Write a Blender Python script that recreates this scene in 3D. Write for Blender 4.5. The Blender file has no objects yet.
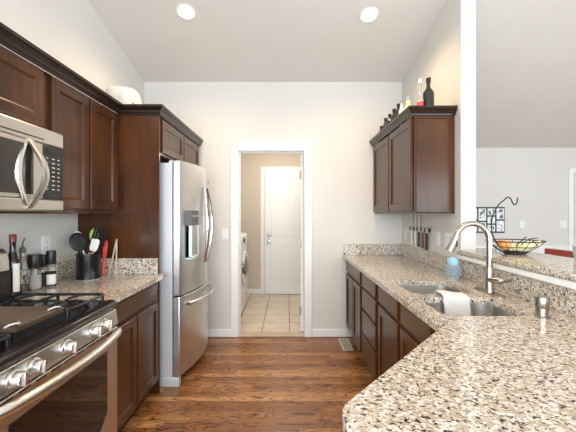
import bpy, bmesh, math, random
from mathutils import Vector, Matrix
PI = math.pi
SC = bpy.context.scene
COL = SC.collection
random.seed(7)

# ------------------------------------------------------------------ camera, world, light, exposure
cam_d = bpy.data.cameras.new('camera'); cam = bpy.data.objects.new('camera', cam_d); COL.objects.link(cam)
cam.location = (0, 0, 1.37); cam.rotation_euler = (PI/2, 0, 0)
cam_d.sensor_width = 36; cam_d.lens = 328/576*36
cam_d.shift_x = 0.5/576; cam_d.shift_y = -2/576
cam_d.clip_start = 0.02
SC.camera = cam
vs = SC.view_settings
vs.view_transform = 'Standard'; vs.look = 'None'; vs.gamma = 1; vs.use_curve_mapping = False
vs.exposure = 0.22
w = bpy.data.worlds.new('daylight'); SC.world = w; w.use_nodes = True
bg = w.node_tree.nodes['Background']; bg.inputs[0].default_value = (0.86, 0.93, 1.0, 1); bg.inputs[1].default_value = 1.6

def area(name, loc, rot, sx, sy, power, col):
    d = bpy.data.lights.new(name, 'AREA'); d.shape = 'RECTANGLE'; d.size = sx; d.size_y = sy
    d.energy = power; d.color = col
    o = bpy.data.objects.new(name, d); COL.objects.link(o); o.location = loc; o.rotation_euler = rot
    return o
DAY = (0.80, 0.91, 1.0)
area('rear_window_daylight', (0.2, -3.45, 1.43), (PI/2, 0, 0), 4.2, 2.3, 205, DAY)
area('dining_rear_window_daylight', (3.9, -3.45, 1.45), (PI/2, 0, 0), 1.6, 1.7, 60, DAY)
area('left_fill_light', (-1.65, -1.7, 1.5), (PI/2, 0, -PI/2), 1.7, 1.6, 80, DAY)  # unseen fill, added to brighten the right wall and backsplash
area('dining_window_daylight', (6.15, -0.5, 1.4), (PI/2, 0, PI/2), 4.0, 2.1, 130, DAY)

# ------------------------------------------------------------------ node helpers / materials
def new_mat(name):
    m = bpy.data.materials.new(name); m.use_nodes = True
    nt = m.node_tree; b = nt.nodes['Principled BSDF']
    return m, nt, b
def N(nt, t, **k):
    n = nt.nodes.new(t)
    for a, v in k.items(): setattr(n, a, v)
    return n
def ramp(nt, fac, stops, interp='LINEAR'):
    r = N(nt, 'ShaderNodeValToRGB'); r.color_ramp.interpolation = interp
    e = r.color_ramp.elements
    while len(e) < len(stops): e.new(0.5)
    for el, (p, c) in zip(e, stops):
        el.position = p; el.color = (*c, 1) if len(c) == 3 else c
    nt.links.new(fac, r.inputs[0]); return r.outputs[0]
def mix(nt, fac, a, b, mode='MIX'):
    m = N(nt, 'ShaderNodeMix', data_type='RGBA', blend_type=mode)
    for s, v in ((m.inputs[0], fac), (m.inputs[6], a), (m.inputs[7], b)):
        if hasattr(v, 'links') or hasattr(v, 'is_linked'): nt.links.new(v, s)
        elif isinstance(v, (int, float)): s.default_value = v
        else: s.default_value = (*v, 1)
    return m.outputs[2]
def coords(nt, scale=(1, 1, 1), rot=(0, 0, 0)):
    t = N(nt, 'ShaderNodeTexCoord'); mp = N(nt, 'ShaderNodeMapping')
    mp.inputs['Scale'].default_value = scale; mp.inputs['Rotation'].default_value = rot
    nt.links.new(t.outputs['Object'], mp.inputs[0]); return mp.outputs[0]
def noise(nt, vec, scale, detail=2, rough=0.5, dist=0):
    n = N(nt, 'ShaderNodeTexNoise'); n.inputs['Scale'].default_value = scale; n.inputs['Detail'].default_value = detail
    n.inputs['Roughness'].default_value = rough; n.inputs['Distortion'].default_value = dist
    nt.links.new(vec, n.inputs['Vector']); return n.outputs[0]
def bump(nt, b, h, strength=0.1, dist=0.01):
    n = N(nt, 'ShaderNodeBump'); n.inputs['Strength'].default_value = strength; n.inputs['Distance'].default_value = dist
    nt.links.new(h, n.inputs['Height']); nt.links.new(n.outputs[0], b.inputs['Normal'])
def plain(name, col, rough=0.5, metal=0.0, var=0.04, scale=30, coat=0, spec=0.5, trans=0, ior=1.45, emit=None, est=0):
    m, nt, b = new_mat(name)
    v = noise(nt, coords(nt), scale, 3)
    lo = tuple(max(0, c*(1-var)) for c in col); hi = tuple(min(1, c*(1+var)) for c in col)
    nt.links.new(ramp(nt, v, [(0.3, lo), (0.7, hi)]), b.inputs['Base Color'])
    b.inputs['Roughness'].default_value = rough; b.inputs['Metallic'].default_value = metal
    b.inputs['Coat Weight'].default_value = coat; b.inputs['Specular IOR Level'].default_value = spec
    b.inputs['Transmission Weight'].default_value = trans; b.inputs['IOR'].default_value = ior
    if emit: b.inputs['Emission Color'].default_value = (*emit, 1); b.inputs['Emission Strength'].default_value = est
    return m

def wall_paint(name, col):
    m, nt, b = new_mat(name); c = coords(nt)
    nt.links.new(ramp(nt, noise(nt, c, 3, 2), [(0.3, tuple(x*0.985 for x in col)), (0.7, col)]), b.inputs['Base Color'])
    b.inputs['Roughness'].default_value = 0.75
    bump(nt, b, noise(nt, c, 90, 3), 0.12, 0.004); return m

def wood_dark(name, lo, hi, rough=0.3, scale=(14, 14, 1.2)):
    m, nt, b = new_mat(name)
    c = coords(nt, scale); g = noise(nt, c, 2.2, 4, 0.5, 0.4)
    g2 = noise(nt, coords(nt), 2.2, 2)
    col = ramp(nt, g, [(0.15, lo), (0.55, tuple((a+h)/2 for a, h in zip(lo, hi))), (0.95, hi)])
    col = mix(nt, 0.5, col, ramp(nt, g2, [(0.3, lo), (0.7, hi)]))
    nt.links.new(col, b.inputs['Base Color'])
    b.inputs['Roughness'].default_value = rough; b.inputs['Specular IOR Level'].default_value = 0.22; b.inputs['Coat Weight'].default_value = 0.28; b.inputs['Coat Roughness'].default_value = 0.13
    return m

def granite(name):
    m, nt, b = new_mat(name); c = coords(nt)
    base = ramp(nt, noise(nt, c, 30, 5, 0.65), [(0.30, (0.32, 0.235, 0.15)), (0.47, (0.48, 0.405, 0.315)), (0.63, (0.63, 0.585, 0.52))])
    v = N(nt, 'ShaderNodeTexVoronoi'); v.inputs['Scale'].default_value = 150; nt.links.new(c, v.inputs['Vector'])
    sep = N(nt, 'ShaderNodeSeparateColor'); nt.links.new(v.outputs['Color'], sep.inputs[0])
    quartz = ramp(nt, sep.outputs[0], [(0.62, (0, 0, 0)), (0.70, (0.8, 0.8, 0.8))])
    base = mix(nt, quartz, base, (0.78, 0.76, 0.72))
    tan = ramp(nt, sep.outputs[1], [(0.84, (0, 0, 0)), (0.88, (0.8, 0.8, 0.8))])
    base = mix(nt, tan, base, (0.42, 0.30, 0.19))
    gr = ramp(nt, noise(nt, c, 88, 4, 0.65), [(0.57, (0, 0, 0)), (0.64, (1, 1, 1))])
    base = mix(nt, gr, base, (0.34, 0.30, 0.265))
    dk = ramp(nt, noise(nt, coords(nt, (1, 1.3, 1.2), (0.2, 0.1, 0.5)), 75, 4, 0.65), [(0.562, (0, 0, 0)), (0.582, (1, 1, 1))])
    base = mix(nt, dk, base, (0.014, 0.012, 0.012))
    nt.links.new(base, b.inputs['Base Color'])
    b.inputs['Roughness'].default_value = 0.10; b.inputs['Specular IOR Level'].default_value = 0.6
    return m

def oak_floor(name):
    m, nt, b = new_mat(name)
    t = N(nt, 'ShaderNodeTexCoord'); s = N(nt, 'ShaderNodeSeparateXYZ'); nt.links.new(t.outputs['Object'], s.inputs[0])
    def M(op, a, v=None, c=None):
        n = N(nt, 'ShaderNodeMath', operation=op)
        for i, x in enumerate((a, v, c)):
            if x is None: continue
            if isinstance(x, (int, float)): n.inputs[i].default_value = x
            else: nt.links.new(x, n.inputs[i])
        return n.outputs[0]
    row = M('FLOOR', M('DIVIDE', s.outputs[1], 0.060))
    wn = N(nt, 'ShaderNodeTexWhiteNoise', noise_dimensions='1D'); nt.links.new(row, wn.inputs['W'])
    xo = M('ADD', s.outputs[0], M('MULTIPLY', wn.outputs[0], 7.3))
    cell = M('FLOOR', M('DIVIDE', xo, 1.05))
    cv = N(nt, 'ShaderNodeCombineXYZ'); nt.links.new(cell, cv.inputs[0]); nt.links.new(row, cv.inputs[1])
    wn2 = N(nt, 'ShaderNodeTexWhiteNoise', noise_dimensions='2D'); nt.links.new(cv.outputs[0], wn2.inputs['Vector'])
    gv = N(nt, 'ShaderNodeCombineXYZ')
    nt.links.new(M('MULTIPLY', s.outputs[0], 1.6), gv.inputs[0]); nt.links.new(M('MULTIPLY', s.outputs[1], 11.0), gv.inputs[1])
    nt.links.new(M('MULTIPLY', wn2.outputs[0], 3.0), gv.inputs[2])
    g = noise(nt, gv.outputs[0], 1.7, 1.5, 0.5, 0.7)
    bands = M('FRACT', M('MULTIPLY', g, 8.0))                     # cathedral rings from the noise's level lines
    rings = ramp(nt, bands, [(0.0, (0.0,)*3), (0.15, (0.8,)*3), (0.5, (1,)*3), (0.75, (0.75,)*3), (1.0, (0.0,)*3)])
    fv = N(nt, 'ShaderNodeCombineXYZ')
    nt.links.new(M('MULTIPLY', s.outputs[0], 9.0), fv.inputs[0]); nt.links.new(M('MULTIPLY', s.outputs[1], 150.0), fv.inputs[1]); nt.links.new(wn2.outputs[0], fv.inputs[2])
    fine = noise(nt, fv.outputs[0], 1.4, 4, 0.6)
    tone = ramp(nt, wn2.outputs[0], [(0.0, (0.26, 0.098, 0.030)), (0.5, (0.38, 0.165, 0.055)), (1.0, (0.58, 0.30, 0.12))])
    dark = ramp(nt, rings, [(0.05, (0.06, 0.028, 0.014)), (0.7, (1, 1, 1))])
    col = mix(nt, 0.88, tone, dark, 'MULTIPLY')
    col = mix(nt, 0.55, col, ramp(nt, fine, [(0.36, (0.40, 0.33, 0.28)), (0.60, (1, 1, 1))]), 'MULTIPLY')
    fy = M('FRACT', M('DIVIDE', s.outputs[1], 0.060)); fx = M('FRACT', M('DIVIDE', xo, 1.05))
    gap = M('MAXIMUM', M('LESS_THAN', fy, 0.022), M('LESS_THAN', fx, 0.0018))
    col = mix(nt, gap, col, (0.04, 0.018, 0.008))
    nt.links.new(col, b.inputs['Base Color'])
    b.inputs['Roughness'].default_value = 0.24; b.inputs['Specular IOR Level'].default_value = 0.5
    bump(nt, b, bands, 0.03, 0.003)
    return m

def tile_floor(name):
    m, nt, b = new_mat(name)
    br = N(nt, 'ShaderNodeTexBrick'); br.offset = 0; br.inputs['Scale'].default_value = 1
    br.inputs['Brick Width'].default_value = 0.325; br.inputs['Row Height'].default_value = 0.325
    br.inputs['Mortar Size'].default_value = 0.006; br.inputs['Mortar Smooth'].default_value = 0.1
    br.inputs['Color1'].default_value = (0.74, 0.645, 0.55, 1); br.inputs['Color2'].default_value = (0.78, 0.68, 0.585, 1)
    br.inputs['Mortar'].default_value = (0.22, 0.15, 0.10, 1)
    t = N(nt, 'ShaderNodeTexCoord'); mp = N(nt, 'ShaderNodeMapping'); mp.inputs['Location'].default_value = (0.30, 0.09, 0)
    nt.links.new(t.outputs['Object'], mp.inputs[0]); nt.links.new(mp.outputs[0], br.inputs['Vector'])
    nt.links.new(mix(nt, 0.35, br.outputs[0], ramp(nt, noise(nt, coords(nt), 6, 4), [(0.3, (0.5, 0.45, 0.4)), (0.7, (1, 1, 1))]), 'MULTIPLY'), b.inputs['Base Color'])
    b.inputs['Roughness'].default_value = 0.35; return m

def steel(name, col=(0.60, 0.58, 0.55), rough=0.27, grain=(1, 1, 160), metal=1.0):
    m, nt, b = new_mat(name)
    g = noise(nt, coords(nt, grain), 4, 3)
    nt.links.new(ramp(nt, g, [(0.25, tuple(c*0.94 for c in col)), (0.75, col)]), b.inputs['Base Color'])
    b.inputs['Metallic'].default_value = metal; b.inputs['Roughness'].default_value = rough
    return m

def photo_print(name, seed):
    m, nt, b = new_mat(name)
    t = coords(nt); mp = N(nt, 'ShaderNodeMapping'); mp.inputs['Location'].default_value = (seed*3.1, seed*1.7, seed*2.3); nt.links.new(t, mp.inputs[0])
    nt.links.new(ramp(nt, noise(nt, mp.outputs[0], 16, 3), [(0.40, (0.03, 0.03, 0.03)), (0.47, (0.4, 0.38, 0.37)), (0.56, (0.8, 0.8, 0.79))]), b.inputs['Base Color'])
    b.inputs['Roughness'].default_value = 0.25; return m

MT = dict(
    wall_l=wall_paint('tan_laundry_paint', (0.62, 0.55, 0.46)),
    wall=wall_paint('greige_wall_paint', (0.70, 0.675, 0.63)),
    ceil=wall_paint('ceiling_paint', (0.76, 0.745, 0.71)),
    white=plain('white_trim_paint', (0.86, 0.86, 0.85), 0.35, var=0.01),
    wood=wood_dark('cherry_stained_wood', (0.018, 0.0055, 0.0020), (0.125, 0.043, 0.0125)),
    crown=wood_dark('dark_moulding_wood', (0.010, 0.0045, 0.0028), (0.032, 0.014, 0.008)),
    toe=plain('toe_kick_dark', (0.02, 0.012, 0.008), 0.6),
    granite=granite('speckled_granite'),
    oak=oak_floor('red_oak_strips'), tile=tile_floor('beige_floor_tile'),
    steel=steel('brushed_steel', (0.70, 0.67, 0.62), 0.33), steelv=steel('brushed_steel_vertical', (0.72, 0.71, 0.70), 0.33, (160, 160, 1)),
    chrome=steel('bright_chrome', (0.78, 0.78, 0.78), 0.10), nickel=steel('brushed_nickel', (0.42, 0.39, 0.35), 0.24),
    knob=steel('satin_knob_metal', (0.72, 0.72, 0.72), 0.30),
    sink=steel('sink_steel', (0.66, 0.65, 0.64), 0.30, (60, 60, 4)),
    fside=plain('appliance_grey_paint', (0.62, 0.64, 0.67), 0.42, 0.2, 0.01),
    black=plain('black_plastic', (0.012, 0.012, 0.013), 0.35, var=0.1),
    enamel=plain('black_enamel', (0.012, 0.011, 0.011), 0.16, var=0.1),
    iron=plain('cast_iron', (0.02, 0.02, 0.022), 0.30, 0.3, var=0.2),
    griddle=plain('griddle_brown', (0.16, 0.11, 0.07), 0.30, 0.5, var=0.12, scale=12),
    glassblk=plain('dark_oven_glass', (0.012, 0.009, 0.007), 0.04, var=0.1, spec=0.9),
    keys=plain('pale_key_print', (0.55, 0.55, 0.55), 0.5),
    plate=plain('white_switch_plate', (0.84, 0.84, 0.83), 0.4, var=0.01),
    glow=plain('lamp_lens', (1, 0.95, 0.85), 0.5, emit=(1.0, 0.80, 0.45), est=4, var=0.0),
    glass=plain('clear_glass', (0.95, 0.97, 0.97), 0.03, trans=1.0, var=0.0),
    bottle=plain('dark_bottle_glass', (0.010, 0.012, 0.008), 0.06, var=0.1, spec=0.8),
    oil=plain('dark_oil_glass', (0.022, 0.010, 0.008), 0.06, var=0.1, spec=0.8),
    paper=plain('label_paper', (0.82, 0.80, 0.74), 0.7),
    capred=plain('dark_red_foil', (0.20, 0.035, 0.03), 0.35),
    red=plain('red_silicone', (0.72, 0.09, 0.07), 0.45), lime=plain('lime_plastic', (0.52, 0.66, 0.16), 0.45),
    creamp=plain('cream_plastic', (0.85, 0.83, 0.78), 0.45), yellow=plain('pale_yellow_liquid', (0.80, 0.78, 0.36), 0.25),
    pepper=plain('peppercorns', (0.05, 0.035, 0.025), 0.7, var=0.8, scale=300), salt=plain('salt_crystals', (0.75, 0.73, 0.70), 0.7, var=0.1, scale=300),
    cloth=plain('white_cotton', (0.74, 0.71, 0.67), 0.9, var=0.06, scale=20), hat=plain('white_fabric', (0.58, 0.55, 0.51), 0.9, var=0.05, scale=14),
    sponge=plain('light_blue_sponge', (0.34, 0.66, 0.82), 0.9, var=0.12, scale=150), grey=plain('grey_plastic', (0.36, 0.38, 0.41), 0.45),
    wire=plain('black_wire', (0.012, 0.012, 0.012), 0.4), orange=plain('orange_peel', (0.80, 0.36, 0.10), 0.45, var=0.1, scale=120),
    banana=plain('banana_peel', (0.86, 0.78, 0.42), 0.5, var=0.10, scale=18), bananatip=plain('banana_tip', (0.16, 0.12, 0.05), 0.7),
    redwood=wood_dark('mahogany_wood', (0.24, 0.030, 0.015), (0.42, 0.07, 0.035)),
    ice=plain('dispenser_plastic', (0.62, 0.76, 0.84), 0.25, var=0.02), greeng=plain('pale_green_glass', (0.66, 0.72, 0.68), 0.08, trans=0.7, var=0.02),
    vent=plain('beige_metal', (0.62, 0.56, 0.46), 0.4, 0.3), rubber=plain('grey_rubber', (0.10, 0.10, 0.105), 0.5), washer=plain('white_enamel', (0.82, 0.82, 0.82), 0.3, var=0.01),
    sand=wood_dark('pale_tong_wood', (0.45, 0.36, 0.26), (0.68, 0.58, 0.45), 0.5),
)
for i in range(8): MT['photo%d' % i] = photo_print('photo_print_%d' % i, i)

# ------------------------------------------------------------------ object helpers
ORG = {}
def thing(name, label, cat, loc=(0, 0, 0), group=None):
    o = bpy.data.objects.new(name, None); COL.objects.link(o); o.location = loc; o.empty_display_size = 0.05
    o['label'] = label; o['category'] = cat
    if group: o['group'] = group
    ORG[o.name] = Vector(loc); return o
def tag(o, label, cat, group=None):
    o['label'] = label; o['category'] = cat
    if group: o['group'] = group
    return o
def struct(o, label=None):
    o['kind'] = 'structure'
    if label: o['label'] = label
    return o

class MB:
    def __init__(s): s.bm = bmesh.new()
    def box(s, x0, x1, y0, y1, z0, z1):
        v = [s.bm.verts.new((x, y, z)) for z in (z0, z1) for x, y in ((x0, y0), (x1, y0), (x1, y1), (x0, y1))]
        for f in ((3, 2, 1, 0), (4, 5, 6, 7), (0, 1, 5, 4), (1, 2, 6, 5), (2, 3, 7, 6), (3, 0, 4, 7)): s.bm.faces.new([v[i] for i in f])
        return s
    def loft(s, rings, cap=True, closed=True):
        vr = [[s.bm.verts.new(p) for p in r] for r in rings]; n = len(vr[0])
        for a, b in zip(vr, vr[1:]):
            for i in range(n if closed else n-1):
                j = (i+1) % n
                s.bm.faces.new((a[i], a[j], b[j], b[i]))
        if cap:
            if len(vr[0]) > 2: s.bm.faces.new(list(reversed(vr[0]))); s.bm.faces.new(vr[-1])
        return s
    def lathe(s, prof, c=(0, 0, 0), n=24, axis='Z', cap=True):
        c = Vector(c); rings = []
        for r, h in prof:
            r = max(r, 0.0004); ring = []
            for i in range(n):
                a = 2*PI*i/n; p = (r*math.cos(a), r*math.sin(a), h)
                if axis == 'X': p = (h, r*math.cos(a), r*math.sin(a))
                if axis == '-Y': p = (r*math.cos(a), -h, r*math.sin(a))
                ring.append(c+Vector(p))
            rings.append(ring)
        return s.loft(rings, cap)
    def tube(s, pts, r, n=10, closed=False):
        pts = [Vector(p) for p in pts]; m = len(pts); rings = []; up = None
        for i, p in enumerate(pts):
            if closed: d = pts[(i+1) % m]-pts[i-1]
            else: d = pts[min(i+1, m-1)]-pts[max(i-1, 0)]
            d.normalize()
            if up is None: up = d.orthogonal().normalized()
            up = (up - d*up.dot(d)); up.normalize(); sd = d.cross(up)
            rr = r[i] if isinstance(r, (list, tuple)) else r
            rings.append([p+(up*math.cos(2*PI*k/n)+sd*math.sin(2*PI*k/n))*rr for k in range(n)])
        if closed: rings.append(rings[0]); return s.loft(rings, False)
        return s.loft(rings, True)
    def prism(s, poly, z0, z1):
        return s.loft([[(x, y, z0) for x, y in poly], [(x, y, z1) for x, y in poly]])
    def plate(s, loops, z0, z1):
        for z in (z0, z1):
            es = []
            for lp in loops:
                vs_ = [s.bm.verts.new((x, y, z)) for x, y in lp]
                es += [s.bm.edges.new((vs_[i], vs_[(i+1) % len(vs_)])) for i in range(len(vs_))]
            bmesh.ops.triangle_fill(s.bm, edges=es, use_beauty=True, normal=(0, 0, 1))
        for lp in loops:
            s.loft([[(x, y, z0) for x, y in lp], [(x, y, z1) for x, y in lp]], False)
        bmesh.ops.remove_doubles(s.bm, verts=s.bm.verts[:], dist=1e-6)
        return s
    def sphere(s, c, r, sc=(1, 1, 1), n=16):
        m = Matrix.Translation(c) @ Matrix.Diagonal((*[r*k for k in sc], 1))
        bmesh.ops.create_uvsphere(s.bm, u_segments=n, v_segments=n//2+2, radius=1, matrix=m); return s
    def build(s, name, mat, parent=None, bevel=0, smooth=True, seg=2, kind=None):
        bmesh.ops.recalc_face_normals(s.bm, faces=s.bm.faces[:])
        org = ORG[parent.name] if parent is not None else None
        if org is not None:
            for v in s.bm.verts: v.co -= org
        me = bpy.data.meshes.new(name); s.bm.to_mesh(me); s.bm.free()
        o = bpy.data.objects.new(name, me); COL.objects.link(o); me.materials.append(MT[mat])
        if smooth:
            me.shade_smooth()
            me.set_sharp_from_angle(angle=math.radians(35))
        if bevel:
            b = o.modifiers.new('Bevel', 'BEVEL'); b.width = bevel; b.segments = seg; b.limit_method = 'ANGLE'; b.angle_limit = math.radians(40)
        if parent is not None: o.parent = parent; ORG[o.name] = org
        else: ORG[o.name] = Vector((0, 0, 0))
        return o
def box(name, mat, parent, x0, x1, y0, y1, z0, z1, bevel=0):
    return MB().box(x0, x1, y0, y1, z0, z1).build(name, mat, parent, bevel)
def copy_tree(o, parent=None):
    c = o.copy(); COL.objects.link(c); c.parent = parent
    ORG[c.name] = ORG[o.name]
    for ch in list(o.children): copy_tree(ch, c)
    return c
def rrect(x0, x1, y0, y1, r, n=5):
    out = []
    for cx, cy, a0 in ((x1-r, y1-r, 0), (x0+r, y1-r, PI/2), (x0+r, y0+r, PI), (x1-r, y0+r, 1.5*PI)):
        for i in range(n+1):
            a = a0+PI/2*i/n; out.append((cx+r*math.cos(a), cy+r*math.sin(a)))
    return out
def round_poly(poly, rads, n=7):
    out = []; m = len(poly)
    for i, p in enumerate(poly):
        r = rads[i]
        if r <= 0: out.append(p); continue
        p = Vector(p); a = (Vector(poly[i-1])-p).normalized(); b = (Vector(poly[(i+1) % m])-p).normalized()
        ang = a.angle(b); t = r/math.tan(ang/2); c = p+(a+b).normalized()*(r/math.sin(ang/2))
        s0 = p+a*t-c; s1 = p+b*t-c; A0 = math.atan2(s0.y, s0.x); A1 = math.atan2(s1.y, s1.x)
        d = (A1-A0+PI) % (2*PI)-PI
        for k in range(n+1):
            q = A0+d*k/n; out.append((c.x+r*math.cos(q), c.y+r*math.sin(q)))
    return out
def bez(pts, n=8):
    """smooth Catmull-Rom curve through the points"""
    P = [Vector(p) for p in pts]; out = []
    for i in range(len(P)-1):
        p0, p1, p2, p3 = P[max(i-1, 0)], P[i], P[i+1], P[min(i+2, len(P)-1)]
        for k in range(n):
            t = k/n
            out.append(0.5*((2*p1)+(p2-p0)*t+(2*p0-5*p1+4*p2-p3)*t*t+(3*p1-p0-3*p2+p3)*t**3))
    return out+[P[-1]]
def sweep(mb, path, prof):
    """moulding: profile (out, z) along XY path with mitred corners; outward is on the right of travel"""
    P = [Vector(p) for p in path]; nr = []
    for a, b in zip(P, P[1:]):
        d = (b-a).normalized(); nr.append(Vector((d.y, -d.x)))
    rings = []
    for i, p in enumerate(P):
        n1 = nr[max(i-1, 0)]; n2 = nr[min(i, len(nr)-1)]; m = (n1+n2)/(1+n1.dot(n2))
        rings.append([(p.x+m.x*o, p.y+m.y*o, z) for o, z in prof])
    return mb.loft(rings)

def front_panel(name, parent, o, u, w_, width, z0, z1, frame=0.055, t=0.019, mat='wood'):
    """cabinet door (recessed panel) or, with frame=0, a slab drawer front. o = lower corner, u = width direction, w_ = outward"""
    o = Vector((o[0], o[1], 0)); u = Vector((u[0], u[1], 0)).normalized(); w_ = Vector((w_[0], w_[1], 0)).normalized()
    def ring(k, d): return [o+u*a+w_*d+Vector((0, 0, z)) for a, z in ((k, z0+k), (width-k, z0+k), (width-k, z1-k), (k, z1-k))]
    if frame: R = [ring(0, 0), ring(0, t-0.004), ring(0.004, t), ring(frame, t), ring(frame+0.006, t-0.004), ring(frame+0.012, t-0.010), ring(frame+0.016, t-0.010)]
    else: R = [ring(0, 0), ring(0, t-0.008), ring(0.004, t-0.006), ring(0.012, t), ring(0.016, t)]
    return MB().loft(R).build(name, mat, parent, 0, False)

# ------------------------------------------------------------------ setting
LX, RX, BY = -1.60, 1.28, 3.665
def ceil_z(y): return 2.845+0.226*(BY-y) if y > -0.4 else 2.845+0.226*(BY+0.4)-0.226*(-0.4-y)
struct(MB().box(LX-0.12, 6.3, -3.6, BY+0.03, -0.06, 0).build('floor', 'oak', None, 0, False), 'dark red oak strip floor of the kitchen')
struct(MB().box(1.39, 6.3, BY+0.03, 5.5, -0.06, 0).build('floor_dining', 'oak', None, 0, False), 'oak floor of the dining area')
struct(MB().box(-1.5, 1.28, BY+0.03, 5.75, -0.06, 0.0).build('floor_laundry', 'tile', None, 0, False), 'beige tile floor of the laundry room')
cb = MB()
ys = (5.5, -0.4, -3.6)
for a, b in zip(ys, ys[1:]):
    cb.loft([[(x, a, ceil_z(a)), (x, a, ceil_z(a)+0.1), (x, b, ceil_z(b)+0.1), (x, b, ceil_z(b))] for x in (LX-0.12, 6.3)])
struct(cb.build('ceiling', 'ceil', None, 0, False), 'sloped greige ceiling with recessed lights')
struct(box('ceiling_laundry', 'ceil', None, -1.5, 1.28, BY+0.12, 5.75, 2.48, 2.55), 'flat ceiling of the laundry room')
def tall_wall(name, x0, x1, ya, yb, label):
    ysl = [ya]+[y for y in (-0.4,) if ya < y < yb]+[yb]
    poly = [(ya, 0), (yb, 0)]+[(y, ceil_z(y)+0.05) for y in reversed(ysl)]
    struct(MB().loft([[(x, y, z) for y, z in poly] for x in (x0, x1)]).build(name, 'wall', None, 0, False), label)
tall_wall('wall_left', LX-0.12, LX, -0.8, BY+0.12, 'greige wall behind the range and the left cabinets')
wl = MB().box(LX-0.12, LX, -3.6, -2.6, 0, 3.10).box(LX-0.12, LX, -2.6, -0.8, 0, 0.65).box(LX-0.12, LX, -2.6, -0.8, 2.35, 3.3)
wl.loft([[(x, y, z) for y, z in ((-3.6, 3.05), (-0.8, 3.05), (-0.8, ceil_z(-0.8)+0.05), (-3.6, ceil_z(-3.6)+0.05))] for x in (LX-0.12, LX)])
struct(wl.build('wall_left_rear', 'wall', None, 0, False), 'greige wall behind the camera with opening added for fill light')  # gap in this wall is added to admit the left fill
tall_wall('wall_right', RX, 1.39, 2.42, 5.5, 'greige wall carrying the right upper cabinet, ending in a free edge')
wb = MB()
DX0, DX1, DZ = -0.545, 0.188, 2.075
wb.box(LX, DX0-0.02, BY, BY+0.12, 0, 2.87).box(DX1+0.02, RX, BY, BY+0.12, 0, 2.87).box(DX0-0.02, DX1+0.02, BY, BY+0.12, DZ+0.02, 2.87)
struct(wb.build('wall_back', 'wall', None, 0, False), 'pale greige wall around the laundry doorway')
struct(box('wall_half', 'wall', None, RX, 1.39, 0.3, 2.42, 0, 1.072), 'low wall under the raised bar top')
struct(box('wall_dining_back', 'wall', None, 1.39, 6.3, 5.38, 5.5, 0, 2.60), 'far dining wall with photo collage')
rb = MB()   # rear wall with a wide opening for the windows behind the camera
rb.box(LX, -1.45, -3.6, -3.5, 0, 3.2).box(2.3, 2.8, -3.6, -3.5, 0, 3.2).box(5.4, 6.3, -3.6, -3.5, 0, 3.2).box(2.8, 5.4, -3.6, -3.5, 2.35, 3.2).box(2.8, 5.4, -3.6, -3.5, 0, 0.12).box(-1.45, 2.3, -3.6, -3.5, 2.6, 3.2).box(-1.45, 2.3, -3.6, -3.5, 0, 0.3)
struct(rb.build('wall_rear', 'wall', None, 0, False), 'wall behind the camera with wide window')
db = MB()
db.box(6.2, 6.3, -3.5, -2.6, 0, 3.9).box(6.2, 6.3, 1.6, 5.38, 0, 3.4).box(6.2, 6.3, -2.6, 1.6, 2.5, 3.9).box(6.2, 6.3, -2.6, 1.6, 0, 0.2)
struct(db.build('wall_dining_right', 'wall', None, 0, False), 'dining wall with wide window')
lb = MB().box(-1.5, -1.40, BY+0.12, 5.65, 0, 2.5).box(1.18, 1.28, BY+0.12, 5.65, 0, 2.5)
struct(lb.build('wall_laundry_sides', 'wall_l', None, 0, False), 'side walls of the laundry room')
struct(box('wall_laundry_back', 'wall_l', None, -1.5, 1.28, 5.63, 5.75, 0, 2.5), 'warm beige laundry wall with white back door')

# door casing round the laundry opening
tr = MB(); cw = 0.085
for x0, x1 in ((DX0-cw, DX0), (DX1, DX1+cw)): tr.box(x0, x1, BY-0.018, BY, 0, DZ+cw)
tr.box(DX0, DX1, BY-0.018, BY, DZ, DZ+cw)
tr.box(DX0-cw-0.012, DX1+cw+0.012, BY-0.024, BY, DZ+cw, DZ+cw+0.012)
struct(tr.build('trim_1', 'white', None, 0.004), 'white casing round the laundry doorway')
tr = MB().box(DX0-0.02, DX0, BY, BY+0.125, 0, DZ).box(DX1, DX1+0.02, BY, BY+0.125, 0, DZ).box(DX0-0.02, DX1+0.02, BY, BY+0.125, DZ, DZ+0.02)
tr.box(DX0, DX0+0.012, BY+0.045, BY+0.08, 0, DZ).box(DX0+0.012, DX1, BY+0.045, BY+0.08, DZ-0.012, DZ)
struct(tr.build('trim_2', 'white', None, 0.002), 'white jamb of the laundry doorway')
struct(box('trim_3', 'sand', None, DX0, DX1, BY-0.01, BY+0.10, 0.0, 0.012, 0.004), 'pale wooden threshold of the laundry doorway')
def baseboard(name, x0, x1, y0, y1, label):
    struct(MB().box(x0, x1, y0, y1, 0, 0.085).build(name, 'white', None, 0.006), label)
baseboard('baseboard_back_left', -0.985, DX0-cw, BY-0.015, BY, 'white baseboard between refrigerator and doorway')
baseboard('baseboard_back_right', DX1+cw, 0.66, BY-0.015, BY, 'white baseboard between doorway and right cabinets')
baseboard('baseboard_laundry_back', -1.40, -0.462, 5.615, 5.63, 'white baseboard on the laundry back wall')
baseboard('baseboard_laundry_right', 1.165, 1.18, BY+0.13, 5.61, 'white baseboard on the laundry right wall')
# wainscot and chair rail on the far dining wall
wn = MB().box(1.39, 4.60, 5.365, 5.38, 0, 0.81).box(1.39, 4.60, 5.345, 5.38, 0.81, 0.85)
struct(wn.build('trim_4', 'white', None, 0.004), 'white wainscot and rail on the dining wall')

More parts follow.
